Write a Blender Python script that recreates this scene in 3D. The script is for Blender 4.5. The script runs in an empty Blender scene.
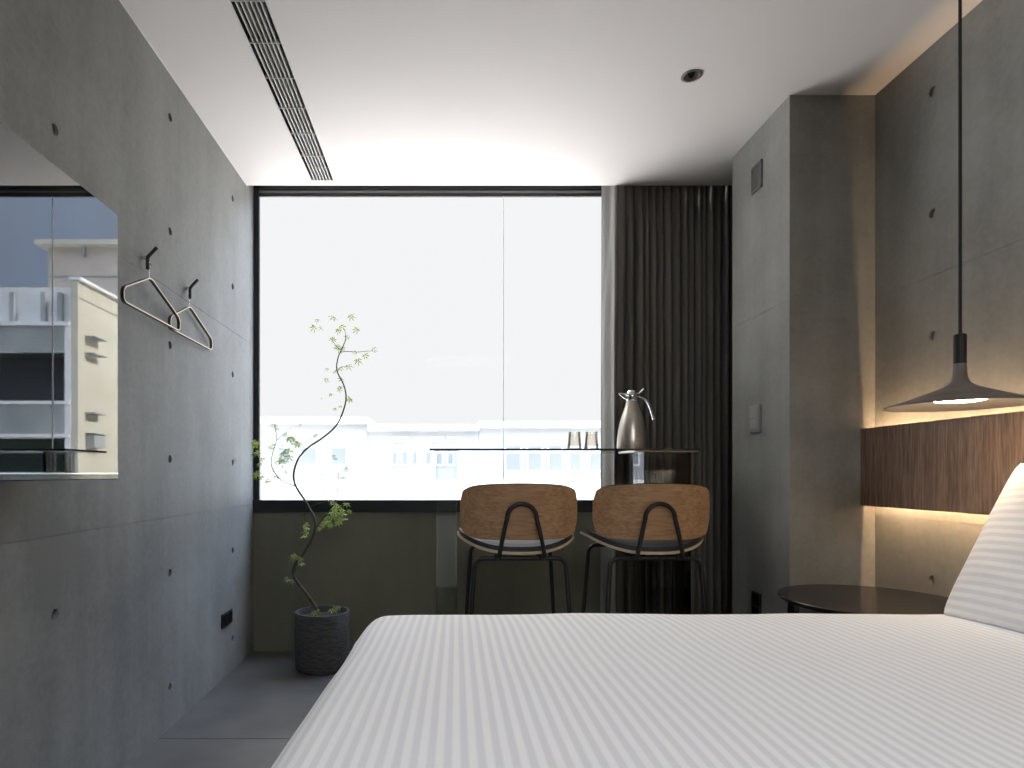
import bpy, bmesh, math, random
from mathutils import Vector, Matrix, noise as mnoise
random.seed(7)
C = bpy.context.scene.collection
F = 610.0; EYE = 1.01; VX = 445.0; VY = 474.0
XL, XR, XP = -1.0925, 1.805, 1.446      # left wall, right wall, pier face
YB, YP0, YP1 = 3.48, 2.56, 3.07         # window wall, pier front, pier back
HC = 2.60

# ------------------------------------------------------------------ helpers
def W(px, py, Y):
    return Vector(((px - VX) * Y / F, Y, EYE - (py - VY) * Y / F))

def link(o):
    C.objects.link(o); return o

def obj(name, bm, mat, parent=None, smooth=False, bevel=0.0, seg=2):
    me = bpy.data.meshes.new(name)
    bmesh.ops.recalc_face_normals(bm, faces=bm.faces)
    bm.to_mesh(me); bm.free()
    o = bpy.data.objects.new(name, me); link(o)
    mats = mat if isinstance(mat, (list, tuple)) else [mat]
    for m in mats: me.materials.append(m)
    if smooth:
        for p in me.polygons: p.use_smooth = True
    if bevel:
        b = o.modifiers.new('bevel', 'BEVEL'); b.width = bevel; b.segments = seg
        b.limit_method = 'ANGLE'; b.angle_limit = math.radians(40)
    if parent is not None:
        o.parent = parent
        o.matrix_parent_inverse = Matrix.Translation(-parent.location) if False else Matrix()
    return o

def shade(o, ang=35):
    for p in o.data.polygons: p.use_smooth = True
    try: o.data.set_sharp_from_angle(angle=math.radians(ang))
    except Exception: pass
    return o

def tag(o, label=None, cat=None, group=None, kind=None):
    if label: o['label'] = label
    if cat: o['category'] = cat
    if group: o['group'] = group
    if kind: o['kind'] = kind
    return o

def thing(name, label, cat, loc=(0, 0, 0), group=None):
    o = bpy.data.objects.new(name, None); link(o)
    o.location = loc; o.empty_display_size = .1
    return tag(o, label, cat, group)

def box(bm, x0, x1, y0, y1, z0, z1, mi=0):
    vs = [bm.verts.new((x, y, z)) for x in (x0, x1) for y in (y0, y1) for z in (z0, z1)]
    for f in ((0, 1, 3, 2), (4, 6, 7, 5), (0, 4, 5, 1), (2, 3, 7, 6), (0, 2, 6, 4), (1, 5, 7, 3)):
        fc = bm.faces.new([vs[i] for i in f]); fc.material_index = mi
    return vs

def lathe(bm, prof, seg=48, c=(0, 0, 0), mi=0, closed_top=False, closed_bot=False):
    rings = []
    for r, z in prof:
        if r < 1e-6: rings.append([bm.verts.new((c[0], c[1], c[2] + z))])
        else: rings.append([bm.verts.new((c[0] + r * math.cos(2 * math.pi * k / seg), c[1] + r * math.sin(2 * math.pi * k / seg), c[2] + z)) for k in range(seg)])
    for a, b in zip(rings, rings[1:]):
        for k in range(seg):
            k2 = (k + 1) % seg
            if len(a) == 1 and len(b) == 1: continue
            if len(a) == 1: f = bm.faces.new((a[0], b[k], b[k2]))
            elif len(b) == 1: f = bm.faces.new((a[k], b[0], a[k2]))
            else: f = bm.faces.new((a[k], b[k], b[k2], a[k2]))
            f.material_index = mi
    if closed_bot and len(rings[0]) > 1: bm.faces.new(rings[0][::-1])
    if closed_top and len(rings[-1]) > 1: bm.faces.new(rings[-1])

def smooth_path(pts, n=6):
    out = []
    P = [Vector(p) for p in pts]
    P = [P[0] * 2 - P[1]] + P + [P[-1] * 2 - P[-2]]
    for i in range(1, len(P) - 2):
        a, b, c, d = P[i - 1], P[i], P[i + 1], P[i + 2]
        for k in range(n):
            t = k / n
            out.append(.5 * ((2 * b) + (c - a) * t + (2 * a - 5 * b + 4 * c - d) * t * t + (3 * b - a - 3 * c + d) * t ** 3))
    out.append(P[-2]); return out

def round_path(pts, r, n=5, closed=False):
    """polyline with filleted corners"""
    P = [Vector(p) for p in pts]; out = []
    N = len(P)
    for i in range(N):
        if not closed and i in (0, N - 1): out.append(P[i]); continue
        a, b, c = P[i - 1], P[i], P[(i + 1) % N]
        u = (a - b); v = (c - b)
        rr = min(r, u.length * .45, v.length * .45)
        p0 = b + u.normalized() * rr; p1 = b + v.normalized() * rr
        for k in range(n + 1):
            t = k / n
            out.append((1 - t) ** 2 * p0 + 2 * t * (1 - t) * b + t * t * p1)
    return out

def tube(bm, pts, rad, seg=10, closed=False, mi=0, caps=True):
    P = [Vector(p) for p in pts]; N = len(P)
    R = rad if isinstance(rad, (list, tuple)) else [rad] * N
    rings = []; nrm = None
    for i in range(N):
        if closed: t = (P[(i + 1) % N] - P[i - 1])
        else: t = (P[min(i + 1, N - 1)] - P[max(i - 1, 0)])
        t.normalize()
        if nrm is None:
            nrm = t.cross(Vector((0, 0, 1)))
            if nrm.length < .1: nrm = t.cross(Vector((1, 0, 0)))
        nrm = (nrm - t * nrm.dot(t)).normalized(); bn = t.cross(nrm)
        rings.append([bm.verts.new(P[i] + (nrm * math.cos(2 * math.pi * k / seg) + bn * math.sin(2 * math.pi * k / seg)) * R[i]) for k in range(seg)])
    prs = list(zip(rings, rings[1:])) + ([(rings[-1], rings[0])] if closed else [])
    for a, b in prs:
        for k in range(seg):
            f = bm.faces.new((a[k], a[(k + 1) % seg], b[(k + 1) % seg], b[k])); f.material_index = mi
    if caps and not closed:
        bm.faces.new(rings[0][::-1]).material_index = mi; bm.faces.new(rings[-1]).material_index = mi

def cyl_x(bm, x0, x1, y, z, r, seg=20):
    a = [bm.verts.new((x0, y + r * math.cos(2 * math.pi * k / seg), z + r * math.sin(2 * math.pi * k / seg))) for k in range(seg)]
    b = [bm.verts.new((x1, v.co.y, v.co.z)) for v in a]
    for k in range(seg): bm.faces.new((a[k], a[(k + 1) % seg], b[(k + 1) % seg], b[k]))
    bm.faces.new(a[::-1]); bm.faces.new(b)

def boolean(o, cut_bm, op='DIFFERENCE'):
    bmesh.ops.recalc_face_normals(cut_bm, faces=cut_bm.faces)
    me = bpy.data.meshes.new('cut'); cut_bm.to_mesh(me); cut_bm.free()
    c = bpy.data.objects.new('cut', me); link(c)
    m = o.modifiers.new('b', 'BOOLEAN'); m.operation = op; m.solver = 'EXACT'; m.object = c; m.use_self = True
    bpy.context.view_layer.update()
    dg = bpy.context.evaluated_depsgraph_get()
    new = bpy.data.meshes.new_from_object(o.evaluated_get(dg))
    o.modifiers.clear(); old = o.data; o.data = new
    nm = old.name; bpy.data.meshes.remove(old); new.name = nm
    bpy.data.objects.remove(c); bpy.data.meshes.remove(me)

# ------------------------------------------------------------------ materials
def lin(r, g, b):
    f = lambda c: (c / 255 / 12.92) if c / 255 <= .04045 else ((c / 255 + .055) / 1.055) ** 2.4
    return (f(r), f(g), f(b), 1)

def mat(name, col, rough=.5, metal=0, spec=.5, ior=None, **kw):
    m = bpy.data.materials.new(name); m.use_nodes = True
    b = m.node_tree.nodes['Principled BSDF']
    b.inputs['Base Color'].default_value = col
    b.inputs['Roughness'].default_value = rough
    b.inputs['Metallic'].default_value = metal
    b.inputs['Specular IOR Level'].default_value = spec
    if ior: b.inputs['IOR'].default_value = ior
    for k, v in kw.items(): b.inputs[k].default_value = v
    return m

def nd(m, t, **kw):
    n = m.node_tree.nodes.new(t)
    for k, v in kw.items(): setattr(n, k, v)
    return n

def ramp(m, stops):
    r = nd(m, 'ShaderNodeValToRGB'); e = r.color_ramp.elements
    e[0].position, e[0].color = stops[0]; e[1].position, e[1].color = stops[-1]
    for p, c in stops[1:-1]:
        x = e.new(p); x.color = c
    return r

def concrete(name, c0, c1, scale=1.0, rough=.55, spec=.35):
    """board-cast concrete: large clouds, vertical bleed streaks, fine pores"""
    m = mat(name, c0, rough, spec=spec); L = m.node_tree.links; b = m.node_tree.nodes['Principled BSDF']
    tc = nd(m, 'ShaderNodeTexCoord')
    mp = nd(m, 'ShaderNodeMapping'); mp.inputs['Scale'].default_value = (1.6 * scale, 1.6 * scale, 1.6 * scale)
    L.new(tc.outputs['Object'], mp.inputs[0])
    n1 = nd(m, 'ShaderNodeTexNoise'); n1.inputs['Scale'].default_value = 1.3; n1.inputs['Detail'].default_value = 5; n1.inputs['Roughness'].default_value = .6
    L.new(mp.outputs[0], n1.inputs['Vector'])
    mp2 = nd(m, 'ShaderNodeMapping'); mp2.inputs['Scale'].default_value = (9 * scale, 9 * scale, .55 * scale)
    L.new(tc.outputs['Object'], mp2.inputs[0])
    n2 = nd(m, 'ShaderNodeTexNoise'); n2.inputs['Scale'].default_value = 1; n2.inputs['Detail'].default_value = 3
    L.new(mp2.outputs[0], n2.inputs['Vector'])
    n3 = nd(m, 'ShaderNodeTexNoise'); n3.inputs['Scale'].default_value = 45; n3.inputs['Detail'].default_value = 4; n3.inputs['Roughness'].default_value = .7
    L.new(tc.outputs['Object'], n3.inputs['Vector'])
    def mth(op, a, b_):
        x = nd(m, 'ShaderNodeMath', operation=op)
        for i, v in enumerate((a, b_)):
            if isinstance(v, (int, float)): x.inputs[i].default_value = v
            else: L.new(v, x.inputs[i])
        return x.outputs[0]
    s = mth('ADD', mth('MULTIPLY', n1.outputs[0], .5), mth('ADD', mth('MULTIPLY', n2.outputs[0], .2), mth('MULTIPLY', n3.outputs[0], .2)))
    r = ramp(m, [(.34, c0), (.66, c1)]); L.new(s, r.inputs[0]); L.new(r.outputs[0], b.inputs['Base Color'])
    bp = nd(m, 'ShaderNodeBump'); bp.inputs['Strength'].default_value = .25; bp.inputs['Distance'].default_value = .004
    L.new(s, bp.inputs['Height']); L.new(bp.outputs[0], b.inputs['Normal'])
    rr = nd(m, 'ShaderNodeMapRange'); rr.inputs['To Min'].default_value = rough - .12; rr.inputs['To Max'].default_value = rough + .15
    L.new(n1.outputs[0], rr.inputs['Value']); L.new(rr.outputs[0], b.inputs['Roughness'])
    return m

def wood(name, c0, c1, c2, axis='Z', scale=1.0, rough=.45, fine=1.0):
    m = mat(name, c0, rough, spec=.35); L = m.node_tree.links; b = m.node_tree.nodes['Principled BSDF']
    tc = nd(m, 'ShaderNodeTexCoord'); mp = nd(m, 'ShaderNodeMapping')
    s = [14 * scale] * 3; s['XYZ'.index(axis)] = .9 * scale; mp.inputs['Scale'].default_value = s
    L.new(tc.outputs['Object'], mp.inputs[0])
    n1 = nd(m, 'ShaderNodeTexNoise'); n1.inputs['Scale'].default_value = .8; n1.inputs['Detail'].default_value = 3; n1.inputs['Distortion'].default_value = .15
    L.new(mp.outputs[0], n1.inputs['Vector'])
    w = nd(m, 'ShaderNodeMath', operation='SINE'); mu = nd(m, 'ShaderNodeMath', operation='MULTIPLY'); mu.inputs[1].default_value = 38 * fine
    L.new(n1.outputs[0], mu.inputs[0]); L.new(mu.outputs[0], w.inputs[0])
    n2 = nd(m, 'ShaderNodeTexNoise'); n2.inputs['Scale'].default_value = 9 * fine; n2.inputs['Detail'].default_value = 4
    L.new(mp.outputs[0], n2.inputs['Vector'])
    a1 = nd(m, 'ShaderNodeMath', operation='MULTIPLY_ADD'); a1.inputs[1].default_value = .08; L.new(w.outputs[0], a1.inputs[0]); L.new(n2.outputs[0], a1.inputs[2])
    r = ramp(m, [(.3, c0), (.5, c1), (.72, c2)]); L.new(a1.outputs[0], r.inputs[0]); L.new(r.outputs[0], b.inputs['Base Color'])
    bp = nd(m, 'ShaderNodeBump'); bp.inputs['Strength'].default_value = .15; bp.inputs['Distance'].default_value = .001
    L.new(a1.outputs[0], bp.inputs['Height']); L.new(bp.outputs[0], b.inputs['Normal'])
    return m

def noisy(name, c0, c1, scale, rough=.6, bump=.3, dist=.002, spec=.4, metal=0, stretch=(1, 1, 1)):
    m = mat(name, c0, rough, metal=metal, spec=spec); L = m.node_tree.links; b = m.node_tree.nodes['Principled BSDF']
    tc = nd(m, 'ShaderNodeTexCoord'); mp = nd(m, 'ShaderNodeMapping'); mp.inputs['Scale'].default_value = stretch
    L.new(tc.outputs['Object'], mp.inputs[0])
    n = nd(m, 'ShaderNodeTexNoise'); n.inputs['Scale'].default_value = scale; n.inputs['Detail'].default_value = 4
    L.new(mp.outputs[0], n.inputs['Vector'])
    r = ramp(m, [(.35, c0), (.65, c1)]); L.new(n.outputs[0], r.inputs[0]); L.new(r.outputs[0], b.inputs['Base Color'])
    bp = nd(m, 'ShaderNodeBump'); bp.inputs['Strength'].default_value = bump; bp.inputs['Distance'].default_value = dist
    L.new(n.outputs[0], bp.inputs['Height']); L.new(bp.outputs[0], b.inputs['Normal'])
    return m

def striped_cloth(name, period=.023):
    """satin-stripe cotton, stripes run along V; U in metres"""
    m = mat(name, (.8, .8, .8, 1), .75, spec=.2); L = m.node_tree.links; b = m.node_tree.nodes['Principled BSDF']
    b.inputs['Sheen Weight'].default_value = .15
    uv = nd(m, 'ShaderNodeUVMap'); uv.uv_map = 'UVMap'
    sx = nd(m, 'ShaderNodeSeparateXYZ'); L.new(uv.outputs[0], sx.inputs[0])
    mu = nd(m, 'ShaderNodeMath', operation='MULTIPLY'); mu.inputs[1].default_value = 2 * math.pi / period; L.new(sx.outputs[0], mu.inputs[0])
    si = nd(m, 'ShaderNodeMath', operation='SINE'); L.new(mu.outputs[0], si.inputs[0])
    r = ramp(m, [(.0, (.80, .80, .82, 1)), (1, (.93, .93, .935, 1))])
    mr = nd(m, 'ShaderNodeMapRange'); mr.inputs['From Min'].default_value = -.5; mr.inputs['From Max'].default_value = .5
    L.new(si.outputs[0], mr.inputs['Value']); L.new(mr.outputs[0], r.inputs[0]); L.new(r.outputs[0], b.inputs['Base Color'])
    n = nd(m, 'ShaderNodeTexNoise'); n.inputs['Scale'].default_value = 14; n.inputs['Detail'].default_value = 3
    tc = nd(m, 'ShaderNodeTexCoord'); L.new(tc.outputs['Object'], n.inputs['Vector'])
    ad = nd(m, 'ShaderNodeMath', operation='MULTIPLY_ADD'); ad.inputs[1].default_value = .12; L.new(mr.outputs[0], ad.inputs[0]); L.new(n.outputs[0], ad.inputs[2])
    bp = nd(m, 'ShaderNodeBump'); bp.inputs['Strength'].default_value = .35; bp.inputs['Distance'].default_value = .006
    L.new(ad.outputs[0], bp.inputs['Height']); L.new(bp.outputs[0], b.inputs['Normal'])
    return m

def glass_sheet(name, tint=(1, 1, 1, 1), refl=.5, ior=1.5, rough=0):
    """thin pane: transparent straight through plus fresnel reflection"""
    m = bpy.data.materials.new(name); m.use_nodes = True; t = m.node_tree; t.nodes.clear(); L = t.links
    o = t.nodes.new('ShaderNodeOutputMaterial'); mx = t.nodes.new('ShaderNodeMixShader')
    tr = t.nodes.new('ShaderNodeBsdfTransparent'); tr.inputs[0].default_value = tint
    gl = t.nodes.new('ShaderNodeBsdfGlossy'); gl.inputs['Roughness'].default_value = rough
    fr = t.nodes.new('ShaderNodeFresnel'); fr.inputs[0].default_value = ior
    mu = t.nodes.new('ShaderNodeMath'); mu.operation = 'MULTIPLY'; mu.inputs[1].default_value = refl
    L.new(fr.outputs[0], mu.inputs[0]); L.new(mu.outputs[0], mx.inputs[0])
    L.new(tr.outputs[0], mx.inputs[1]); L.new(gl.outputs[0], mx.inputs[2]); L.new(mx.outputs[0], o.inputs[0])
    return m

def emit(name, col, s):
    m = bpy.data.materials.new(name); m.use_nodes = True; t = m.node_tree; t.nodes.clear()
    o = t.nodes.new('ShaderNodeOutputMaterial'); e = t.nodes.new('ShaderNodeEmission')
    e.inputs[0].default_value = col; e.inputs[1].default_value = s; t.links.new(e.outputs[0], o.inputs[0]); return m

M = {}
M['conc'] = concrete('wall_concrete', lin(112, 111, 108), lin(152, 151, 147))
M['conc_r'] = concrete('pier_concrete', lin(118, 117, 113), lin(152, 151, 147), 1.3)
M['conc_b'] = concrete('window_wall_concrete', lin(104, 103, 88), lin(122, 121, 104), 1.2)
M['ceil'] = mat('ceiling_paint', lin(221, 216, 211), .85, spec=.2)
M['floor'] = noisy('floor_tile', lin(76, 75, 74), lin(90, 89, 88), 5, .42, .08, .002, .45)
M['grout'] = mat('grout', lin(70, 70, 70), .9)
M['frame'] = mat('black_frame', lin(30, 31, 33), .4, spec=.4)
M['frame_grey'] = mat('grey_aluminium', lin(120, 120, 120), .35, .7)
M['black'] = mat('black_powder_coat', lin(24, 24, 25), .45, spec=.4)
M['blackgloss'] = mat('black_gloss', lin(14, 14, 15), .12, spec=.6)
M['curtain'] = noisy('curtain_cloth', lin(102, 99, 94), lin(114, 110, 104), 220, .9, .3, .001, .15)
cm = M['curtain']; ctl = nd(cm, 'ShaderNodeBsdfTranslucent'); ctl.inputs[0].default_value = lin(120, 118, 112)
cmx = nd(cm, 'ShaderNodeMixShader'); cmx.inputs[0].default_value = .12
cm.node_tree.links.new(cm.node_tree.nodes['Principled BSDF'].outputs[0], cmx.inputs[1]); cm.node_tree.links.new(ctl.outputs[0], cmx.inputs[2]); cm.node_tree.links.new(cmx.outputs[0], cm.node_tree.nodes['Material Output'].inputs[0])
M['oak'] = wood('stool_oak', lin(146, 112, 80), lin(164, 128, 93), lin(178, 143, 108), 'X', 1.8, .5, .6)
M['ply'] = mat('ply_edge', lin(196, 178, 150), .5)
M['cushion'] = noisy('charcoal_leather', lin(42, 43, 46), lin(52, 53, 56), 60, .5, .2, .001)
M['walnut'] = wood('walnut_panel', lin(104, 83, 69), lin(126, 103, 88), lin(146, 123, 107), 'Z', 1.9, .5, .8)
M['walnut_table'] = mat('dark_stained_top', lin(28, 25, 24), .24, spec=.4)
M['lamp'] = noisy('lamp_cement', lin(112, 104, 98), lin(124, 116, 110), 30, .6, .1)
M['lamp_in'] = mat('lamp_inner', lin(224, 208, 188), .6)
M['lamp_glow'] = emit('lamp_diffuser', (1, .78, .52, 1), 38)
M['led'] = emit('warm_led', (1, .67, .37, 1), 300)
M['cloth'] = striped_cloth('striped_cotton')
M['white'] = mat('mattress_white', (.8, .8, .8, 1), .8)
M['base'] = noisy('bed_base_fabric', lin(70, 68, 66), lin(80, 78, 76), 90, .9)
M['steel'] = mat('brushed_steel', lin(196, 188, 176), .32, 1)
M['chrome'] = mat('chrome', lin(200, 200, 200), .12, 1)
M['hanger_dark'] = mat('walnut_brown_strip', lin(72, 52, 44), .45)
M['hanger_light'] = mat('champagne_edge', lin(222, 208, 186), .35, .2)
M['tvscreen'] = mat('tv_screen', (.004, .004, .004, 1), .015, spec=.5, ior=1.85)
M['tvback'] = mat('tv_shell', lin(22, 22, 24), .4)
M['pot'] = noisy('grey_stone_pot', lin(60, 60, 60), lin(80, 79, 78), 28, .85, .9, .006, .3, stretch=(1, 1, 4))
M['soil'] = noisy('soil', lin(34, 30, 26), lin(58, 52, 44), 60, .95, 1, .01)
M['bark'] = noisy('bark', lin(58, 54, 50), lin(84, 80, 74), 40, .8, .5, .002, stretch=(1, 1, .3))
M['glass'] = glass_sheet('window_glass', (.975, .98, .98, 1), .02)
M['tglass'] = glass_sheet('table_glass', (.93, .96, .95, 1), 1.0)
M['gedge'] = mat('glass_edge', lin(40, 44, 44), .1, spec=.5)
M['gedge_l'] = mat('glass_leg_edge', lin(120, 128, 128), .1, spec=.8)
M['amber'] = glass_sheet('smoked_glass', (.93, .90, .85, 1), .7)
M['plate'] = mat('switch_plate', lin(140, 140, 138), .4)
M['grille'] = mat('grille_metal', lin(112, 111, 106), .5)
M['louvre'] = mat('louvre_paint', lin(172, 170, 165), .5)
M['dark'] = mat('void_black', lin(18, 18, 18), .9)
leafm = mat('maple_leaf', lin(150, 168, 84), .6, spec=.3)
b = leafm.node_tree.nodes['Principled BSDF']
tl = nd(leafm, 'ShaderNodeBsdfTranslucent'); tl.inputs[0].default_value = lin(160, 180, 90)
mxs = nd(leafm, 'ShaderNodeMixShader'); mxs.inputs[0].default_value = .30
out = leafm.node_tree.nodes['Material Output']
oi = nd(leafm, 'ShaderNodeTexCoord'); nn = nd(leafm, 'ShaderNodeTexNoise'); nn.inputs['Scale'].default_value = 25
leafm.node_tree.links.new(oi.outputs['Object'], nn.inputs['Vector'])
lr = ramp(leafm, [(.35, lin(104, 124, 58)), (.65, lin(160, 176, 100))]); leafm.node_tree.links.new(nn.outputs[0], lr.inputs[0]); leafm.node_tree.links.new(lr.outputs[0], b.inputs['Base Color'])
leafm.node_tree.links.new(b.outputs[0], mxs.inputs[1]); leafm.node_tree.links.new(tl.outputs[0], mxs.inputs[2]); leafm.node_tree.links.new(mxs.outputs[0], out.inputs[0])
M['leaf'] = leafm

# ------------------------------------------------------------------ room shell
Y0 = -2.6                                         # rear of the room, behind the camera
ZS = .793                                         # top of the wall below the window
def struct(name, bm, m):
    o = obj(name, bm, m); o['kind'] = 'structure'; return o

HZ = [.165 + .4525 * k for k in range(6)]
JZ = (.838, 1.743)
# left wall, with tie holes and panel joints really cut in
bm = bmesh.new(); box(bm, XL - .2, XL, Y0, YB + .1, -.1, 2.9); o = struct('wall_left', bm, M['conc'])
cb = bmesh.new()
for k in range(-6, 3):
    for z in HZ: cyl_x(cb, XL - .012, XL + .02, 2.424 + .715 * k if k < 2 else 99, z, .0155)
for z in JZ: box(cb, XL - .0018, XL + .02, Y0 - .1, YB + .3, z - .0015, z + .0015)
boolean(o, cb)
# right wall
bm = bmesh.new(); box(bm, XR, XR + .2, Y0, YP0 + .02, -.1, 2.9); o = struct('wall_right', bm, M['conc_r'])
cb = bmesh.new()
for k in range(0, 7):
    for z in HZ: cyl_x(cb, XR - .02, XR + .011, 2.2586 - .715 * k, z, .0170)
for z in JZ: box(cb, XR - .02, XR + .0018, Y0 - .1, YP0 + .1, z - .0015, z + .0015)
boolean(o, cb)
# pier
bm = bmesh.new(); box(bm, XP, XR + .2, YP0, YP1, -.1, 2.9); o = struct('wall_pier', bm, M['conc_r'])
cb = bmesh.new()
for z in JZ: box(cb, XP - .02, XP + .0018, YP0 - .1, YP1 + .1, z - .0018, z + .0018)
boolean(o, cb)
XN = 2.0
bm = bmesh.new(); box(bm, XN, XN + .15, YP1, YB + .1, -.1, 2.9); struct('wall_niche', bm, M['conc_r'])
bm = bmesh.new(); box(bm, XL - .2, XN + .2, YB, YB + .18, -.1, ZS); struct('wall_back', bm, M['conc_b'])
bm = bmesh.new(); box(bm, XL - .2, XR + .2, Y0 - .15, Y0, -.1, 2.9); struct('wall_front', bm, M['conc'])
# the wall right of the window, behind the curtain
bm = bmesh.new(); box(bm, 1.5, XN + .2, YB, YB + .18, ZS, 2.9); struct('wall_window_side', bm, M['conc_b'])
# floor with tile joints
bm = bmesh.new(); box(bm, XL - .2, XN + .2, Y0 - .15, YB + .18, -.12, 0); o = struct('floor', bm, M['floor'])
cb = bmesh.new()
for y in (2.328, 1.128, -.072, -1.272): box(cb, XL - .3, XN + .3, y - .002, y + .002, -.002, .02)
for x in (.1075, 1.3075): box(cb, x - .002, x + .002, Y0 - .2, YB + .01, -.002, .02)
boolean(o, cb)
# ceiling with the slot for the air grille; stops short of the window for the curtain pocket
YC = 3.362
bm = bmesh.new()
gx0, gx1, gy0, gy1 = -.722, -.604, -1.6, 3.30
box(bm, XL - .1, XN + .2, Y0 - .1, YC, HC, HC + .22); o = struct('ceiling', bm, M['ceil'])
cb = bmesh.new(); box(cb, gx0, gx1, gy0, gy1, HC - .1, HC + .12)
lathe(cb, [(0, HC - .05), (.032, HC - .05), (.032, HC + .05), (0, HC + .05)], 32, (.9836, 2.434, 0))
boolean(o, cb)
bm = bmesh.new(); box(bm, XL - .1, XN + .2, YC, YB + .18, 2.84, 2.9); struct('ceiling_pocket', bm, M['ceil'])
bm = bmesh.new(); box(bm, XL - .003, XL + .004, Y0, YC, HC - .003, HC + .02); struct('trim_1', bm, M['ceil'])

# ------------------------------------------------------------------ window
win = bpy.data.objects.new('window_1', None); link(win); win['kind'] = 'structure'; win.location = (0, 0, 0)
bm = bmesh.new()
wx0, wx1 = XL, 1.56
Yf = YB
box(bm, wx0, wx1, Yf - .012, Yf + .02, ZS, .862)                      # sill rail
box(bm, wx0, wx0 + .032, Yf - .0, Yf + .02, .862, 2.84)               # left jamb
box(bm, wx1 - .06, wx1, Yf, Yf + .02, .862, 2.84)
box(bm, wx0, wx1, Yf, Yf + .02, 2.630, 2.84)
box(bm, wx0, wx1, Yf + .003, Yf + .02, 2.596, 2.616)
obj('window_frame', bm, M['frame'], win, bevel=.002)
bm = bmesh.new(); box(bm, wx0, wx1, Yf + .005, Yf + .018, 2.616, 2.630); obj('head_rail', bm, M['frame_grey'], win)
bm = bmesh.new(); box(bm, .3325, .3358, Yf + .004, Yf + .014, .862, 2.596); obj('mullion', bm, mat('seal_grey', lin(225, 226, 226), .5), win)
for x0, x1 in ((wx0 + .032, .3315), (.3365, wx1 - .06)):
    bm = bmesh.new(); box(bm, x0, x1, Yf + .006, Yf + .012, .862, 2.596); obj('pane', bm, M['glass'], win)

# ------------------------------------------------------------------ air grille
g = thing('ceiling_air_grille', 'long narrow linear air grille with dark slots set in the ceiling', 'air grille', (0, 0, 0))
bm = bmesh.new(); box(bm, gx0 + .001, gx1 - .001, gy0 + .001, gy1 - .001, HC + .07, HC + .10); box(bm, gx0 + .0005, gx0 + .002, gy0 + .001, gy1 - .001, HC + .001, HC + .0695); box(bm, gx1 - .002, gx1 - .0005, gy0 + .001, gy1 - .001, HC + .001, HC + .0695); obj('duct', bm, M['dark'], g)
bm = bmesh.new()
NS = 7; wS = (gx1 - gx0) / NS
for k in range(1, NS): 
    x = gx0 + wS * k; box(bm, x - .0026, x + .0026, gy0, gy1, HC - .001, HC + .014)
obj('louvre', bm, M['louvre'], g)
y = 3.047
ys = []
while y > gy0: ys.append(y); y -= .2
for y in ys:
    bm = bmesh.new(); box(bm, gx0, gx1, y - .002, y + .002, HC - .003, HC + .012); obj('cross_bar', bm, M['louvre'], g)
bm = bmesh.new()
for a in ((gx0 - .004, gx0, gy0, gy1), (gx1, gx1 + .004, gy0, gy1), (gx0 - .004, gx1 + .004, gy1, gy1 + .006)):
    box(bm, a[0], a[1], a[2], a[3], HC - .002, HC)
obj('frame', bm, M['ceil'], g)

# ------------------------------------------------------------------ ceiling downlight
d = thing('ceiling_downlight', 'small round steel recessed downlight, unlit, in the ceiling', 'downlight', (.9836, 2.434, HC))
bm = bmesh.new(); lathe(bm, [(.0395, 0), (.040, -.003), (.030, -.005), (.024, .012), (.020, .03)], 40); shade(obj('trim_ring', bm, mat('satin_steel', lin(150, 148, 144), .3, .6), d))
bm = bmesh.new(); lathe(bm, [(0, -.006), (.009, -.004), (.012, .004), (.012, .03), (0, .03)], 24); shade(obj('lamp_body', bm, M['blackgloss'], d))

# ------------------------------------------------------------------ curtain
cw = bmesh.new()
x0c, x1c = .946, 1.93
cols = []; n = 520; ph = 0
zz = [2.80, 2.74, 2.70, 2.66, 2.60, 2.50, 2.3, 2.0, 1.6, 1.2, .8, .4, .02]
random.seed(3)
xs = [x0c + (x1c - x0c) * i / n for i in range(n + 1)]
phase = []
p = 0.9
for i, x in enumerate(xs):
    phase.append(p)
    t = i / n
    wl = (.050 - .014 * min(1, t * 1.6)) * (1 + .18 * math.sin(i * .045) + .12 * math.sin(i * .11 + 1))
    p += 2 * math.pi * (x1c - x0c) / n / wl
grid = []
for z in zz:
    row = []
    k = min(1, max(0, (2.72 - z) / .35))
    for i, x in enumerate(xs):
        a = (.010 + .013 * k) * (1 + .25 * math.sin(i * .021 + z * .3))
        y = YC + .044 + a * math.sin(phase[i] + .15 * math.sin(z * 1.5 + i * .02)) + .006 * math.sin(phase[i] * .5 + z)
        if i < 45:
            q = 1 - i / 45
            y = y * (1 - q) + (YC - .006) * q
        xx = x - (.010 * min(1, (2.7 - z) / 1.2)) * max(0, 1 - i / 60) + .006 * math.cos(phase[i]) * k
        row.append(cw.verts.new((xx, min(y, YB - .022), z)))
    grid.append(row)
for r0, r1 in zip(grid, grid[1:]):
    for i in range(n): cw.faces.new((r0[i], r0[i + 1], r1[i + 1], r1[i]))
ct = thing('curtain', 'tall charcoal pleated curtain hanging beside the window to the floor', 'curtain', (0, 0, 0))
o = obj('curtain_cloth', cw, M['curtain'], ct, smooth=True)
sm = o.modifiers.new('s', 'SOLIDIFY'); sm.thickness = .002
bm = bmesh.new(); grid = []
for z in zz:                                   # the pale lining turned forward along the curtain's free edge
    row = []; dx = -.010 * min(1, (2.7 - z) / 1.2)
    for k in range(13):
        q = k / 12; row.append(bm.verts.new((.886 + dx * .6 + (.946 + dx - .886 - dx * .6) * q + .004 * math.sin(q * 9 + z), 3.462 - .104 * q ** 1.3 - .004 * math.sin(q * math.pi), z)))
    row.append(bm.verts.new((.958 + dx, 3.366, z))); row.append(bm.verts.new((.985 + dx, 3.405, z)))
    grid.append(row)
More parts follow.
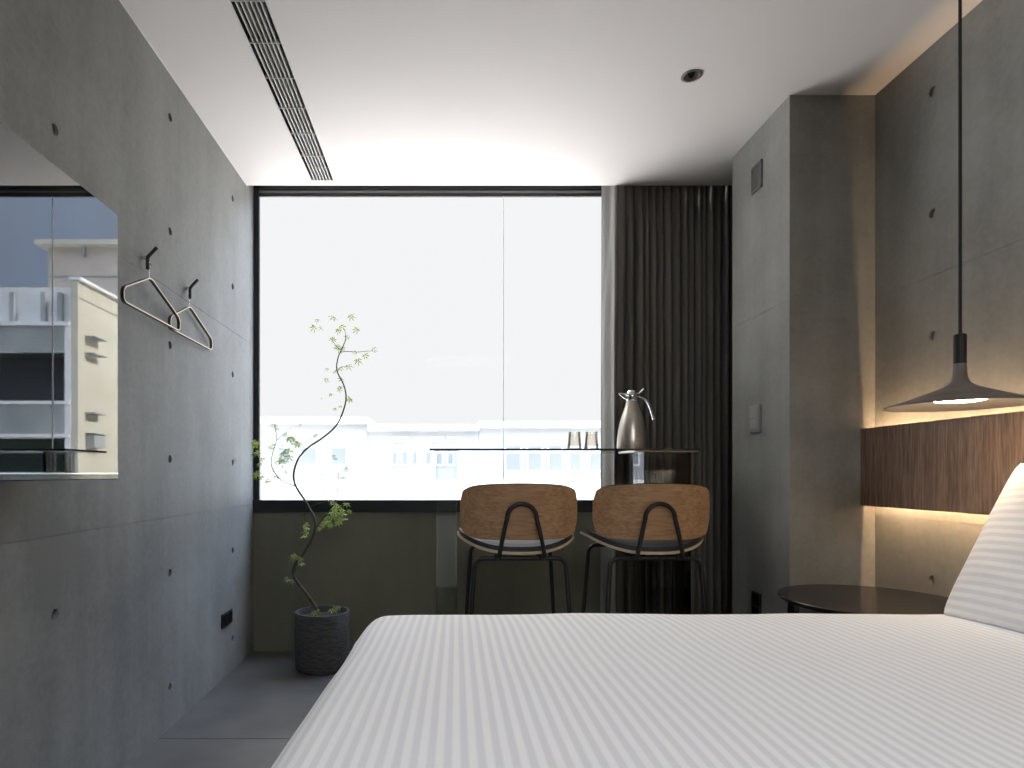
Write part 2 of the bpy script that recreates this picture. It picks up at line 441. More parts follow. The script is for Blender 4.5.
for r0, r1 in zip(grid, grid[1:]):
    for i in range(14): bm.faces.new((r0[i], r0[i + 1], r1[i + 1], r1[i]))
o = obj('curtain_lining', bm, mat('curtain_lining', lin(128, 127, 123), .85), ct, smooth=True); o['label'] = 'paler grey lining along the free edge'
bm = bmesh.new(); box(bm, XL + .02, XN, YC + .035, YC + .07, 2.815, 2.838); obj('curtain_track', bm, M['frame'], ct)

# ------------------------------------------------------------------ headboard panel and its led strips
hb = thing('headboard_panel', 'long walnut headboard panel on the right wall, lit warm from behind', 'headboard', (0, 0, 0))
HX0, HX1 = 1.742, 1.760; HZ0, HZ1 = .878, 1.20; HY0, HY1 = -.6, YP0 - .002
bm = bmesh.new(); box(bm, HX0, HX1, HY0, HY1, HZ0, HZ1); obj('panel_board', bm, M['walnut'], hb, bevel=.0015)
bm = bmesh.new(); box(bm, HX1, XR, HY0, HY1 - .005, 1.025, 1.050); obj('cleat', bm, M['frame'], hb)
for zc, sgn in ((HZ1 - .062, 1), (HZ0 + .062, -1)):
    bm = bmesh.new(); box(bm, HX1 + .0005, HX1 + .0048, HY0 + .01, HY1 - .01, zc - .002, zc + .002)
    o = obj('led_strip', bm, M['led'], hb); o['label'] = 'warm glowing light strip'

# ------------------------------------------------------------------ pendant lamp
LX, LY, LZ = 1.503, 1.78, 1.21
pl = thing('pendant_lamp', 'grey flared cement pendant lamp glowing warm, hung by the headboard', 'pendant lamp', (LX, LY, LZ))
R_ = .182
prof = [(R_, 0), (R_ - .001, .003), (.150, .0115), (.125, .0205), (.100, .0300), (.078, .0385), (.058, .0465), (.042, .0535), (.031, .0600), (.0235, .0675), (.0190, .0770), (.0168, .0900), (.0158, .1050), (.0155, .122)]
inner = [(R_ - .002, -.0012), (.14, .006), (.10, .014), (.078, .020), (.078, .012)]
bm = bmesh.new(); lathe(bm, [(R_ - .002, -.0012)] + prof + [(0, .122)], 64); o = shade(obj('lamp_shade', bm, M['lamp'], pl))
bm = bmesh.new(); lathe(bm, [(R_ - .0018, -.0010), (.14, .0060), (.105, .0125), (.068, .0175), (.066, .024)], 64); o = shade(obj('shade_lining', bm, M['lamp_in'], pl)); 
bm = bmesh.new(); lathe(bm, [(0, .0095), (.03, .0100), (.05, .0118), (.060, .0145), (.0655, .019), (.0655, .024), (0, .024)], 48); o = obj('diffuser', bm, M['lamp_glow'], pl); o['label'] = 'glowing round diffuser'
bm = bmesh.new(); lathe(bm, [(0, .122), (.0155, .122), (.0155, .205), (.012, .208), (0, .208)], 32); shade(obj('socket_sleeve', bm, M['black'], pl))
bm = bmesh.new(); tube(bm, [(0, 0, .207), (0, 0, HC - LZ - .024)], .0045, 10); shade(obj('cord', bm, M['black'], pl))
bm = bmesh.new(); lathe(bm, [(0, HC - LZ - .025), (.05, HC - LZ - .025), (.05, HC - LZ), (0, HC - LZ)], 40); shade(obj('ceiling_rose', bm, M['black'], pl))

# ------------------------------------------------------------------ bedside table
NX, NY, NR, NZ = 1.503, 2.142, .295, .57
nt = thing('bedside_table', 'round black bedside table standing by the pier under the headboard', 'bedside table', (NX, NY, 0))
bm = bmesh.new(); lathe(bm, [(0, NZ - .018), (NR - .012, NZ - .018), (NR - .001, NZ - .008), (NR, NZ - .002), (NR - .002, NZ), (0, NZ)], 96); shade(obj('tabletop', bm, M['walnut_table'], nt))
for a in (165, 285, 45):
    ca, sa = math.cos(math.radians(a)), math.sin(math.radians(a))
    bm = bmesh.new()
    t = Vector((-sa, ca, 0)); r = Vector((ca, sa, 0))
    vs = []
    for z, w, rr in ((NZ - .0175, .040, NR - .045), (0, .022, NR - .02)):
        for s1, s2 in ((-1, -1), (1, -1), (1, 1), (-1, 1)):
            vs.append(bm.verts.new(t * w * s1 + r * (rr + .009 * s2) + Vector((0, 0, z))))
    for f in ((0, 1, 2, 3), (4, 7, 6, 5), (0, 4, 5, 1), (1, 5, 6, 2), (2, 6, 7, 3), (3, 7, 4, 0)): bm.faces.new([vs[i] for i in f])
    obj('leg', bm, M['walnut_table'], nt, bevel=.002)
bm = bmesh.new(); lathe(bm, [(0, NZ - .03), (.2, NZ - .03), (.2, NZ - .0175), (0, NZ - .0175)], 48); obj('apron', bm, M['walnut_table'], nt)

for ob in list(nt.children) + list(pl.children) + list(d.children): pass

# ------------------------------------------------------------------ added fill lamp at the rear of the room, no fixture known there
cl = thing('added_fill_lamp', 'rectangular fill lamp added overhead at the rear of the room', 'fill lamp', (.35, -1.35, HC))
bm = bmesh.new()
for a in ((-.62, .62, -.52, -.50), (-.62, .62, .50, .52), (-.62, -.60, -.50, .50), (.60, .62, -.50, .50)): box(bm, a[0], a[1], a[2], a[3], -.055, 0)
obj('rim', bm, M['black'], cl)
bm = bmesh.new(); box(bm, -.599, .599, -.499, .499, -.050, -.01); obj('diffuser', bm, emit('fill_diffuser', (.96, .97, 1, 1), 16.5), cl)

# ------------------------------------------------------------------ bed
bed = thing('bed', 'low upholstered double bed under the striped duvet', 'bed', (.75, .98, 0))
def loc(o): return o.location
BX0, BX1, BY0, BY1 = -.17, 1.735, .20, 1.70
bm = bmesh.new(); box(bm, BX0 + .05 - .75, BX1 - .75, BY0 + .03 - .98, BY1 - .03 - .98, .06, .30); obj('bed_base', bm, M['base'], bed, bevel=.02)
bm = bmesh.new(); box(bm, BX0 + .02 - .75, BX1 - .75, BY0 - .98, BY1 - .98, .30, .545); obj('mattress', bm, M['white'], bed, bevel=.05, seg=4)
for x, y in ((BX0 + .12, BY0 + .1), (BX1 - .1, BY0 + .1), (BX0 + .12, BY1 - .1), (BX1 - .1, BY1 - .1)):
    bm = bmesh.new(); lathe(bm, [(0, 0), (.022, 0), (.028, .0605), (0, .0605)], 20, (x - .75, y - .98, 0)); shade(obj('leg', bm, M['black'], bed))

# duvet: a profile swept over the mattress; draped over foot and both sides, ends at the pillows
def duvet():
    bm = bmesh.new(); uvl = bm.loops.layers.uv.new('UVMap')
    TX0, TX1 = -.285, 1.66; TY0, TY1 = .12, 1.80; ZT = .617; r = .085
    NXs, NYs = 150, 120
    drop = .42
    # parametric: s along X (starts at floor side of foot), t along Y
    def edge(s, length, r):                 # s = arc length from flat edge outwards; returns (out, down)
        if s <= 0: return s, 0
        q = r * math.pi / 2
        if s < q: a = s / r; return r * math.sin(a), r * (1 - math.cos(a))
        return r + .00 * (s - q), r + (s - q)
    fx0 = TX0 + r; fy0, fy1 = TY0 + r, TY1 - r
    Lx = TX1 - fx0; Ly = fy1 - fy0
    sx = [-drop + (drop + Lx) * i / NXs for i in range(NXs + 1)]        # negative = over the foot
    sy = [-drop + (2 * drop + Ly) * j / NYs for j in range(NYs + 1)]
    V = []
    for s in sx:
        row = []
        for t in sy:
            ox, dx = (0, 0); oy, dy = (0, 0)
            X = fx0 + max(s, 0); Yv = fy0 + min(max(t, 0), Ly)
            ex = max(-s, 0); ey = max(-t, t - Ly, 0)
            sg = -1 if t < 0 else 1
            e = math.hypot(ex, ey)
            if e > 0:
                # rounded corner: treat the distance outward radially, softened
                e2 = (ex ** 4 + ey ** 4) ** .25
                o_, d_ = edge(e2, drop, r)
                ux, uy = ex / e, ey / e
                k = o_
                X -= k * ux; Yv += sg * k * uy
                Z = ZT - d_
            else: Z = ZT
            # quilt softness: slight crown and low rolling waves
            cx = min(1, (X - TX0) / .35); cy = min((Yv - TY0) / .35, (TY1 - Yv) / .35, 1)
            crown = .024 * (1 - (1 - max(cx, 0)) ** 2) * (1 - (1 - max(cy, 0)) ** 2) - .012
            wv = .006 * mnoise.noise(Vector((X * 2.1, Yv * 2.6, 3.1))) + .0035 * mnoise.noise(Vector((X * 6, Yv * 5, 9.7)))
            if e > 0 and Z < ZT - r * .6:
                wv2 = .010 * mnoise.noise(Vector((X * 7 + 4, Yv * 7, 1.0)))
                X -= wv2 * (ex / e) ; Yv += sg * wv2 * (ey / e)
            X += .05 * max(0, min(1, (Yv - .7) / 1.1)) * max(0, 1 - (X - TX0) / .5)
            row.append((bm.verts.new((X, Yv, max(Z + crown + wv, .13))), s, t))
        V.append(row)
    for i in range(NXs):
        for j in range(NYs):
            q = [V[i][j], V[i + 1][j], V[i + 1][j + 1], V[i][j + 1]]
            f = bm.faces.new([a[0] for a in q])
            for lp, a in zip(f.loops, q): lp[uvl].uv = (a[1], a[2])
    return bm
o = obj('duvet', duvet(), M['cloth'], smooth=True)
tag(o, 'white satin-striped duvet spread over the bed, filling the foreground', 'duvet')
sm = o.modifiers.new('s', 'SOLIDIFY'); sm.thickness = .02; sm.offset = -1

# pillow, leaning on the headboard panel
def pillow(w, h, t):
    bm = bmesh.new(); uvl = bm.loops.layers.uv.new('UVMap')
    NU, NV = 60, 44; faces = []
    for side in (1, -1):
        V = []
        for i in range(NU + 1):
            row = []
            for j in range(NV + 1):
                u = -1 + 2 * i / NU; v = -1 + 2 * j / NV
                # edge pinches in between corners
                x = u * w / 2 * (1 - .035 * (1 - v * v)); y = v * h / 2 * (1 - .03 * (1 - u * u))
                # rounded corners
                th = max(0, (1 - abs(u) ** 2.6)) ** .5 * max(0, (1 - abs(v) ** 2.6)) ** .5
                z = side * t / 2 * th ** .8
                z += side * th * .006 * mnoise.noise(Vector((u * 3, v * 4, side * 2.0)))
                row.append((bm.verts.new((x, y, z)), x, y))
            V.append(row)
        for i in range(NU):
            for j in range(NV):
                q = [V[i][j], V[i + 1][j], V[i + 1][j + 1], V[i][j + 1]]
                f = bm.faces.new([a[0] for a in q])
                for lp, a in zip(f.loops, q): lp[uvl].uv = (a[2], a[1])
    bmesh.ops.remove_doubles(bm, verts=bm.verts, dist=1e-5)
    return bm
pw = obj('pillow', pillow(.74, .485, .17), M['cloth'], smooth=True)
tag(pw, 'plump white striped pillow leaning against the walnut headboard', 'pillow')
# local x -> -Y, local y -> up (leaning), local z -> -X face
tilt = math.radians(27)
up = Vector((math.sin(tilt), 0, math.cos(tilt))); xa = Vector((0, 1, 0)); za = xa.cross(up)
mt = Matrix((xa, up, za)).transposed().to_4x4(); 
pw.matrix_world = Matrix.Translation((1.508, 1.345, .824)) @ mt

# ------------------------------------------------------------------ television
TX = -.955
tv = thing('television', 'wide flat black wall-mounted television reflecting the buildings outside', 'television', (TX, 1.1, 1.38))
ty0, ty1, tz0, tz1 = .45, 1.78, 1.013, 1.766
bm = bmesh.new(); box(bm, -.012, 0, ty0 - 1.1, ty1 - 1.1, tz0 - 1.38, tz1 - 1.38); obj('screen', bm, M['tvscreen'], tv)
bm = bmesh.new(); box(bm, -.045, -.0122, ty0 + .02 - 1.1, ty1 - .02 - 1.1, tz0 + .03 - 1.38, tz1 - .04 - 1.38); box(bm, -.020, -.0121, ty0 - .002 - 1.1, ty1 + .002 - 1.1, tz0 - 1.38, tz1 + .002 - 1.38); obj('rear_shell', bm, M['tvback'], tv, bevel=.003)
bm = bmesh.new(); box(bm, -.014, .002, ty0 - 1.1, ty1 - 1.1, tz0 - .0185 - 1.38, tz0 - .0035 - 1.38); obj('bottom_bezel', bm, M['blackgloss'], tv, bevel=.002)
bm = bmesh.new(); box(bm, -.014, .0025, ty0 - 1.1, ty1 - 1.1, tz0 - .0035 - 1.38, tz0 - 1.38); obj('chrome_strip', bm, M['chrome'], tv)
bm = bmesh.new(); box(bm, XL - TX + .001, -.045, -.22, .22, -.2, .2); obj('wall_bracket', bm, M['black'], tv)

# ------------------------------------------------------------------ coat hooks and hangers
def hook(y, label):
    h = thing('wall_hook', label, 'hook', (XL, y, 1.755), 'hooks on the left wall')
    bm = bmesh.new(); cyl_x(bm, 0, .014, 0, .038, .007, 16); shade(obj('mount', bm, M['chrome'], h))
    bm = bmesh.new(); pts = round_path([(.016, 0, -.004), (.016, 0, .040), (.045, .010, .078)], .008)
    tube(bm, pts, .0062, 12); shade(obj('hook_arm', bm, M['black'], h))
def ribbon(bm, pts, w, t, closed=False):
    """flat strip: pts in the YZ plane, w along X, t in-plane; front edge face gets material 1"""
    N = len(pts); rings = []
    for i in range(N):
        a = pts[i - 1] if (i or closed) else pts[i]; c = pts[(i + 1) % N] if (i < N - 1 or closed) else pts[i]
        d_ = (c - a).normalized(); n_ = Vector((0, -d_.z, d_.y))
        rings.append([bm.verts.new(pts[i] + n_ * s1 * t / 2 + Vector((s2 * w / 2, 0, 0))) for s1, s2 in ((-1, -1), (-1, 1), (1, 1), (1, -1))])
    prs = list(zip(rings, rings[1:])) + ([(rings[-1], rings[0])] if closed else [])
    for a, b_ in prs:
        for k in range(4):
            f = bm.faces.new((a[k], a[(k + 1) % 4], b_[(k + 1) % 4], b_[k])); f.material_index = 1 if k == 1 else 0
def hanger(y, label, off):
    h = thing('coat_hanger', label, 'coat hanger', (XL + off, y, 1.58), 'hangers on the left wall hooks')
    v = lambda a, b_: Vector((0, a, b_))
    pts = round_path([v(-.213, 0), v(-.213, .045), v(-.028, .136), v(.213, .050), v(.213, 0)], .022, 4, closed=True)
    bm = bmesh.new(); ribbon(bm, pts, .012, .0045, True); obj('frame', bm, [M['hanger_dark'], M['hanger_light']], h)
    bm = bmesh.new()
    hp = [Vector((0, -.028, .130)), Vector((0, -.028, .165))] + [Vector((.0, -.028 + .010 * math.sin(a), .178 - .012 * math.cos(a))) for a in [math.radians(q) for q in range(20, 230, 30)]]
    hp = [Vector((p_.x, p_.y - .0, p_.z)) for p_ in hp]
    tube(bm, hp, .0018, 8); shade(obj('hanger_hook', bm, M['chrome'], h))
hook(2.208, 'black wall hook nearest the television, holding a hanger')
hook(2.575, 'black wall hook nearest the window, holding a hanger')
hanger(2.222, 'brown coat hanger beside the television, on the nearer hook', .030)
hanger(2.598, 'brown coat hanger nearer the window, partly behind the other hanger', .015)

# ------------------------------------------------------------------ outlets, switch, vent
def plate(name, label, cat, x, y0, y1, z0, z1, nx, m, th=.008, kind='socket'):
    p_ = thing(name, label, cat, (x, (y0 + y1) / 2, (z0 + z1) / 2)); w = (y1 - y0) / 2; h = (z1 - z0) / 2
    bm = bmesh.new(); a, b_ = sorted((0, nx * th)); box(bm, a, b_, -w, w, -h, h); obj('cover_plate', bm, m, p_, bevel=.0015)
    x1_ = nx * th; 
    if kind == 'socket':
        for s in (-1, 1):
            bm = bmesh.new(); a, b_ = sorted((x1_, x1_ + nx * .0015)); c_ = s * w * .48 if w > h else 0; cz = 0 if w > h else s * h * .48
            hw = w * .38 if w > h else w * .7; hh = h * .7 if w > h else h * .36
            box(bm, a, b_, c_ - hw, c_ + hw, cz - hh, cz + hh); obj('socket', bm, M['blackgloss'], p_)
    elif kind == 'switch':
        for s in (-1, 1):
            bm = bmesh.new(); a, b_ = sorted((x1_, x1_ + nx * .003)); box(bm, a, b_, -w * .78, w * .78, s * h * .42 - h * .36, s * h * .42 + h * .36); obj('rocker', bm, m, p_, bevel=.001)
    return p_
plate('wall_outlet', 'black double wall outlet low on the left wall near the plant', 'outlet', XL, 2.975, 3.117, .254, .322, 1, M['black'])
plate('wall_outlet', 'dark wall outlet low on the pier behind the bed', 'outlet', XP, 2.785, 2.865, .34, .462, -1, M['black'])
plate('light_switch', 'grey metal light switch plate on the concrete pier', 'switch', XP, 2.79, 2.873, 1.203, 1.33, -1, M['plate'], .012, 'switch')
vg = thing('wall_vent', 'small dark grey vent grille high on the concrete pier', 'vent', (XP, 2.824, 2.383))
bm = bmesh.new(); box(bm, -.003, 0, -.040, .040, -.055, .055); obj('backing', bm, M['grille'], vg)
bm = bmesh.new()
for a in ((-.046, -.038, -.062, .062), (.038, .046, -.062, .062), (-.046, .046, -.062, -.054), (-.046, .046, .054, .062)): box(bm, -.008, 0, *a)
obj('frame', bm, M['grille'], vg)
bm = bmesh.new()
for k in range(7): y_ = -.033 + .011 * k; box(bm, -.006, -.0031, y_ - .002, y_ + .002, -.054, .054)
obj('louvre', bm, M['grille'], vg)

# ------------------------------------------------------------------ glass bar table
TZ = 1.133
tb = thing('glass_bar_table', 'high clear glass bar table standing at the window', 'table', (.55, 3.12, 0))
tx0, tx1, tY0, tY1 = -.075 - .55, 1.235 - .55, 2.95 - 3.12, 3.31 - 3.12
bm = bmesh.new(); vs = box(bm, tx0, tx1, tY0, tY1, TZ - .010, TZ)
bm.faces.ensure_lookup_table()
for f in bm.faces:
    if abs(f.calc_center_median().z - (TZ - .005)) < .002: f.material_index = 1
obj('tabletop', bm, [M['tglass'], M['gedge']], tb)
def gbox_leg(x0, x1, y0, y1):
    bm = bmesh.new()
    for a in ((x0, x1, y0, y0 + .010), (x0, x0 + .010, y0 + .010, y1), (x1 - .010, x1, y0 + .010, y1)): box(bm, a[0], a[1], a[2], a[3], 0, TZ - .0145)
    obj('glass_leg', bm, M['tglass'], tb)
gbox_leg(-.044 - .55, .060 - .55, 2.99 - 3.12, 3.09 - 3.12)
gbox_leg(.975 - .55, 1.205 - .55, 2.99 - 3.12, 3.24 - 3.12)
bm = bmesh.new(); box(bm, .925 - .55, 1.235 - .55, 2.97 - 3.12, 3.25 - 3.12, TZ - .0145, TZ - .0105); obj('bracket_plate', bm, M['steel'], tb)
bm = bmesh.new(); box(bm, -.052 - .55, .068 - .55, 2.98 - 3.12, 3.10 - 3.12, TZ - .0145, TZ - .0105); obj('bracket_plate', bm, M['tglass'], tb)

# tumblers, upside down on the table
def tumbler(px, label):
    Yt = 3.07; x = (px - VX) * Yt / F
    t = thing('tumbler', label, 'glass', (x, Yt, TZ + .0005), 'tumblers on the glass table')
    bm = bmesh.new(); ht = .088
    lathe(bm, [(.0385, 0), (.0370, .003), (.0285, ht), (0, ht)], 40); lathe(bm, [(.0385, 0), (.0345, 0), (.026, ht - .009), (0, ht - .009)], 40)
    shade(obj('glass_body', bm, M['amber'], t))
    bm = bmesh.new(); lathe(bm, [(.0292, ht - .008), (.0290, ht + .0002), (0, ht + .0002), ], 40); obj('base', bm, M['amber'], t)
tumbler(574.5, 'smoky tumbler upside down on the glass table, farther from the jug')
tumbler(591.5, 'smoky tumbler upside down on the glass table, next to the jug')

# thermos jug
JY = 3.08; jx = (632 - VX) * JY / F; S_ = JY / F
jg = thing('vacuum_jug', 'brushed steel vacuum jug with spout and curved handle on the table', 'jug', (jx, JY, TZ + .0005))
s = S_
prof = [(0, 0), (14.3 * s, 0), (14.8 * s, 2 * s), (14.6 * s, 9 * s), (13.6 * s, 18 * s), (11.8 * s, 27 * s), (9.5 * s, 35 * s), (7.4 * s, 41 * s), (6.0 * s, 46 * s), (5.5 * s, 49 * s)]
bm = bmesh.new(); lathe(bm, prof, 56); shade(obj('body', bm, M['steel'], jg), 60)
bm = bmesh.new()
lathe(bm, [(5.5 * s, 49 * s), (6.0 * s, 51 * s), (5.8 * s, 55 * s), (4.4 * s, 58.5 * s), (2 * s, 59.8 * s), (0, 60 * s)], 40); shade(obj('lid', bm, M['chrome'], jg), 60)
bm = bmesh.new(); tube(bm, [(-3 * s, 0, 53 * s), (-7 * s, 0, 54 * s), (-10 * s, 0, 55 * s), (-13 * s, 0, 56.2 * s)], [4 * s, 3.2 * s, 2 * s, .7 * s], 14); shade(obj('spout', bm, M['chrome'], jg), 60)
bm = bmesh.new(); tube(bm, smooth_path([(3 * s, 0, 57 * s), (7 * s, 0, 56 * s), (9.5 * s, 0, 58 * s), (12 * s, 0, 60.5 * s)]), 1.1 * s, 10); shade(obj('lid_lever', bm, M['chrome'], jg), 60)
bm = bmesh.new(); tube(bm, smooth_path([(4 * s, 0, 52.5 * s), (9 * s, 0, 52.2 * s), (14.5 * s, 0, 49 * s), (18.5 * s, 0, 42 * s), (21.3 * s, 0, 33 * s), (22.2 * s, 0, 30 * s)]), 1.6 * s, 12); shade(obj('handle', bm, M['chrome'], jg), 60)

# ------------------------------------------------------------------ bar stools
def backrest_bm(layer):
    """curved shell; layer 0 outer ply, 1 inner cushion.  local: x right, y forward (+Y, to the window), z up"""
    bm = bmesh.new(); NU, NV = 40, 18
    W2 = .248; z0, z1 = .738, .955
    R = .34
    def surf(u, v, off):
        # u,v in -1..1 ; superellipse outline
        zc = (z0 + z1) / 2; hz = (z1 - z0) / 2
        bow = .014 * (1 - u * u)
        cu = abs(u)
        n_ = 7.0
        lim = (1 - cu ** n_) ** (1 / n_) if cu < 1 else 0
        lo = (1 - cu ** 5.5) ** (1 / 4.2) if cu < 1 else 0
        z = zc + v * hz * (lim if v > 0 else lo * 1.0)
        if v > 0: z += bow * v
        a = u * W2 / R
        x = (R - off) * math.sin(a) / math.sin(W2 / R) * W2 / R
        y = R - (R - off) * math.cos(a)
        y += (z - zc) * -.10
        return Vector((x, y - .005, z))
    layers = {0: (0, .011), 1: (.0112, .034)}[layer]
    sc = 1.0 if layer == 0 else .975
    G = []
    for off in layers:
        g_ = [[bm.verts.new(surf(max(-.9995, min(.9995, (-1 + 2 * i / NU))) * sc, (-1 + 2 * j / NV) * (sc if layer == 0 else 1.03 if (off < .02 and j > NV / 2) else .97 if off < .02 else .95), off)) for j in range(NV + 1)] for i in range(NU + 1)]
        G.append(g_)
    for gi, g_ in enumerate(G):
        for i in range(NU):
            for j in range(NV): bm.faces.new((g_[i][j], g_[i + 1][j], g_[i + 1][j + 1], g_[i][j + 1])).material_index = 0
    a, b_ = G
    rim = [(i, 0) for i in range(NU)] + [(NU, j) for j in range(NV)] + [(i, NV) for i in range(NU, 0, -1)] + [(0, j) for j in range(NV, 0, -1)]
    for k in range(len(rim)):
        p_, q = rim[k], rim[(k + 1) % len(rim)]
        bm.faces.new((a[p_[0]][p_[1]], a[q[0]][q[1]], b_[q[0]][q[1]], b_[p_[0]][p_[1]])).material_index = 1
    return bm
def seat_bm(layer):
    """saddle seat: superellipse in plan, sides turned up. layer 0 ply shell, 1 cushion"""
    bm = bmesh.new(); NR_, NA = 12, 64
    A, B = .256, .215; cy = .235
    zb = .676
    def lift(x, y): 
        return .062 * (abs(x) / A) ** 2.6 + .004 * max(0, (y / B)) ** 2
    tops, bots = (0.012, 0) if layer == 0 else (.040, .0125)
    sc = 1.0 if layer == 0 else .972
    rings = {}
    for key, h in (('t', tops), ('b', bots)):
        g_ = []
        for k in range(NR_ + 1):
            r = k / NR_
            row = []
            for a in range(NA):
                th = 2 * math.pi * a / NA; c_, s_ = math.cos(th), math.sin(th)
                ex = 2 / 2.7
                x = A * sc * r * math.copysign(abs(c_) ** ex, c_); y = B * sc * r * math.copysign(abs(s_) ** ex, s_)
                hh = h
                if layer == 1 and key == 't': hh = .0125 + (.040 - .0125) * max(.72, (1 - r ** 9) ** .5 if r < 1 else 0)
                row.append(bm.verts.new((x, y + cy, zb + lift(x, y) + hh)))
                if k == 0: break
            g_.append(row)
        for k in range(NR_):
            for a in range(NA):
                a2 = (a + 1) % NA
                if k == 0: bm.faces.new((g_[0][0], g_[1][a], g_[1][a2]))
                else: bm.faces.new((g_[k][a], g_[k + 1][a], g_[k + 1][a2], g_[k][a2]))
        rings[key] = g_[-1]
    for a in range(NA):
        a2 = (a + 1) % NA
        bm.faces.new((rings['t'][a], rings['t'][a2], rings['b'][a2], rings['b'][a])).material_index = 1
    return bm
def make_stool(x, y, label):
    st = thing('bar_stool', label, 'stool', (x, y, 0), 'bar stools at the glass table')
    o = obj('backrest', backrest_bm(0), [M['oak'], M['ply']], st); shade(o, 50)
    o = obj('backrest_pad', backrest_bm(1), M['cushion'], st); shade(o, 60)
    o = obj('seat', seat_bm(0), [M['oak'], M['ply']], st); shade(o, 50)
    o = obj('seat_cushion', seat_bm(1), M['cushion'], st); shade(o, 60)
    # hoop: inverted U behind the backrest
    arc = []
    for k in range(0, 25):
        a = math.pi * (1 - k / 24)
        arc.append(Vector((.060 * math.cos(a), -.030, .829 + .060 * math.sin(a))))
    pts = [Vector((-.092, .02, .664)), Vector((-.091, -.022, .672)), Vector((-.090, -.030, .69))] + [Vector((-.074, -.031, .77))] + arc + [Vector((.074, -.031, .77))] + [Vector((.090, -.030, .69)), Vector((.091, -.022, .672)), Vector((.092, .02, .664))]
    bm = bmesh.new(); tube(bm, smooth_path(pts, 3), .0088, 12); shade(obj('back_hoop', bm, M['black'], st), 60)
    # leg frames: rear and front, joined under the seat
    bm = bmesh.new()
    tube(bm, round_path([(-.110, .03, .660), (.110, .03, .660)], .01), .0095, 12)
    tube(bm, round_path([(-.110, .40, .672), (.110, .40, .672)], .01), .0095, 12)
    for sx in (-1, 1): tube(bm, [(sx * .092, .02, .662), (sx * .092, .40, .672)], .0095, 12)
    shade(obj('seat_frame', bm, M['black'], st), 60)
    for sx in (-1, 1):
        for yt, yf, zt in ((.03, -.01, .660), (.40, .455, .672)):
            top = (sx * .105, yt, zt); el = (sx * .187, yt, zt); ft = (sx * .232, yf, .0)
            bm = bmesh.new(); tube(bm, round_path([top, el, ft],   .038, 6), .0095, 12); lathe(bm, [(0, 0), (.012, 0), (.012, .012), (0, .012)], 16, ft)
            shade(obj('leg', bm, M['black'], st), 60)
    def at(sx, fr, z):
        yt, yf, zt = (.03, -.01, .66) if fr == 0 else (.40, .455, .672)
        t = 1 - z / zt; return Vector((sx * (.187 + .045 * t), yt + (yf - yt) * t, z))
    bm = bmesh.new(); tube(bm, [at(-1, 0, .26), at(1, 0, .26), at(1, 1, .26), at(-1, 1, .26)], .008, 10, closed=True); shade(obj('foot_ring', bm, M['black'], st), 60)
    return st
make_stool(.3115, 2.50, 'wood-backed bar stool with charcoal seat in front of the window')
make_stool(.872, 2.50, 'wood-backed bar stool with charcoal seat in front of the curtain')

# ------------------------------------------------------------------ potted maple
PX, PY = -.639, 3.18
pt = thing('potted_maple', 'slender winding maple sapling in a round dark stone pot', 'plant', (PX, PY, 0))
PH = .298
bm = bmesh.new(); lathe(bm, [(0, 0), (.125, 0), (.134, .008), (.139, .03), (.141, .12), (.141, PH - .006), (.138, PH), (.128, PH), (.125, PH - .006), (.123, PH - .05), (.120, PH - .06), (0, PH - .06)], 80); o = shade(obj('pot', bm, M['pot'], pt), 60)
bm = bmesh.new(); lathe(bm, [(0, PH - .0595), (.122, PH - .0595), (.122, PH - .032), (.08, PH - .026), (0, PH - .022)], 48); shade(obj('soil', bm, M['soil'], pt))
def P(px, py, dy=0):
    v = W(px, py, PY + dy); return Vector((v.x - PX, v.y - PY, v.z))
tr = [(318, 612, 0), (316, 607.5, 0), (306, 593, .0), (294.5, 577.5, .01), (294.5, 566, .01), (304.5, 551.7, 0), (313.5, 534.5, -.01), (315, 520, -.01), (307.4, 504.4, 0), (294.5, 483, .01), (295.6, 465, .02), (305.2, 450, .02), (323, 437.6, .01), (335.2, 426.7, 0), (342, 414.4, 0), (346, 399, 0), (344, 385.7, 0), (337, 370.6, 0), (338, 358, .01), (342, 348.8, .01), (346, 339, .01)]
pp = smooth_path([P(*a) for a in tr], 5); NN = len(pp)
bm = bmesh.new()
tube(bm, pp, [.0088 * (1 - .80 * (i / (NN - 1)) ** .8) + .0006 for i in range(NN)], 8)
shade(obj('trunk', bm, M['bark'], pt), 80)
br = [
 ([(295, 486, .01), (288, 483.5, 0), (279.2, 478.6, -.01), (271.5, 466, -.02), (272.4, 454, -.02), (276.5, 440, -.02), (274.5, 424, -.03)], .0030),
 ([(315, 529, -.01), (322, 520, -.02), (329, 512, -.03), (334, 505, -.03), (337.5, 490, -.03), (338.5, 472, -.03)], .0030),
 ([(311, 507, 0), (317, 504, -.01), (325, 502, -.02), (329, 503, -.02)], .0024),
 ([(340, 352, .01), (348, 351.5, .0), (358, 352, -.01), (370, 351, -.01), (378, 351, -.01)], .0016),
 ([(341, 350, .01), (336, 346, .02), (333, 341, .02), (332, 338, .02)], .0015),
 ([(337, 371, 0), (341, 367, -.01), (348, 366.5, -.02)], .0013),
 ([(346, 339, .01), (345, 331, .01), (342, 327, .01)], .0012),
 ([(294.5, 572, .01), (297, 565, 0), (299, 560, 0)], .0016),
 ([(294.5, 579, .01), (291, 579, -.01), (288, 577, -.02)], .0014),
 ([(276.5, 440, -.02), (284, 434, -.02), (290, 429, -.02)], .0012),
 ([(346, 400, 0), (352, 399, -.02)], .0010),
 ([(344, 386, 0), (339, 389, .01)], .0010),
 ([(307, 505, 0), (305, 512, -.03), (304, 520, -.03)], .0012),
]
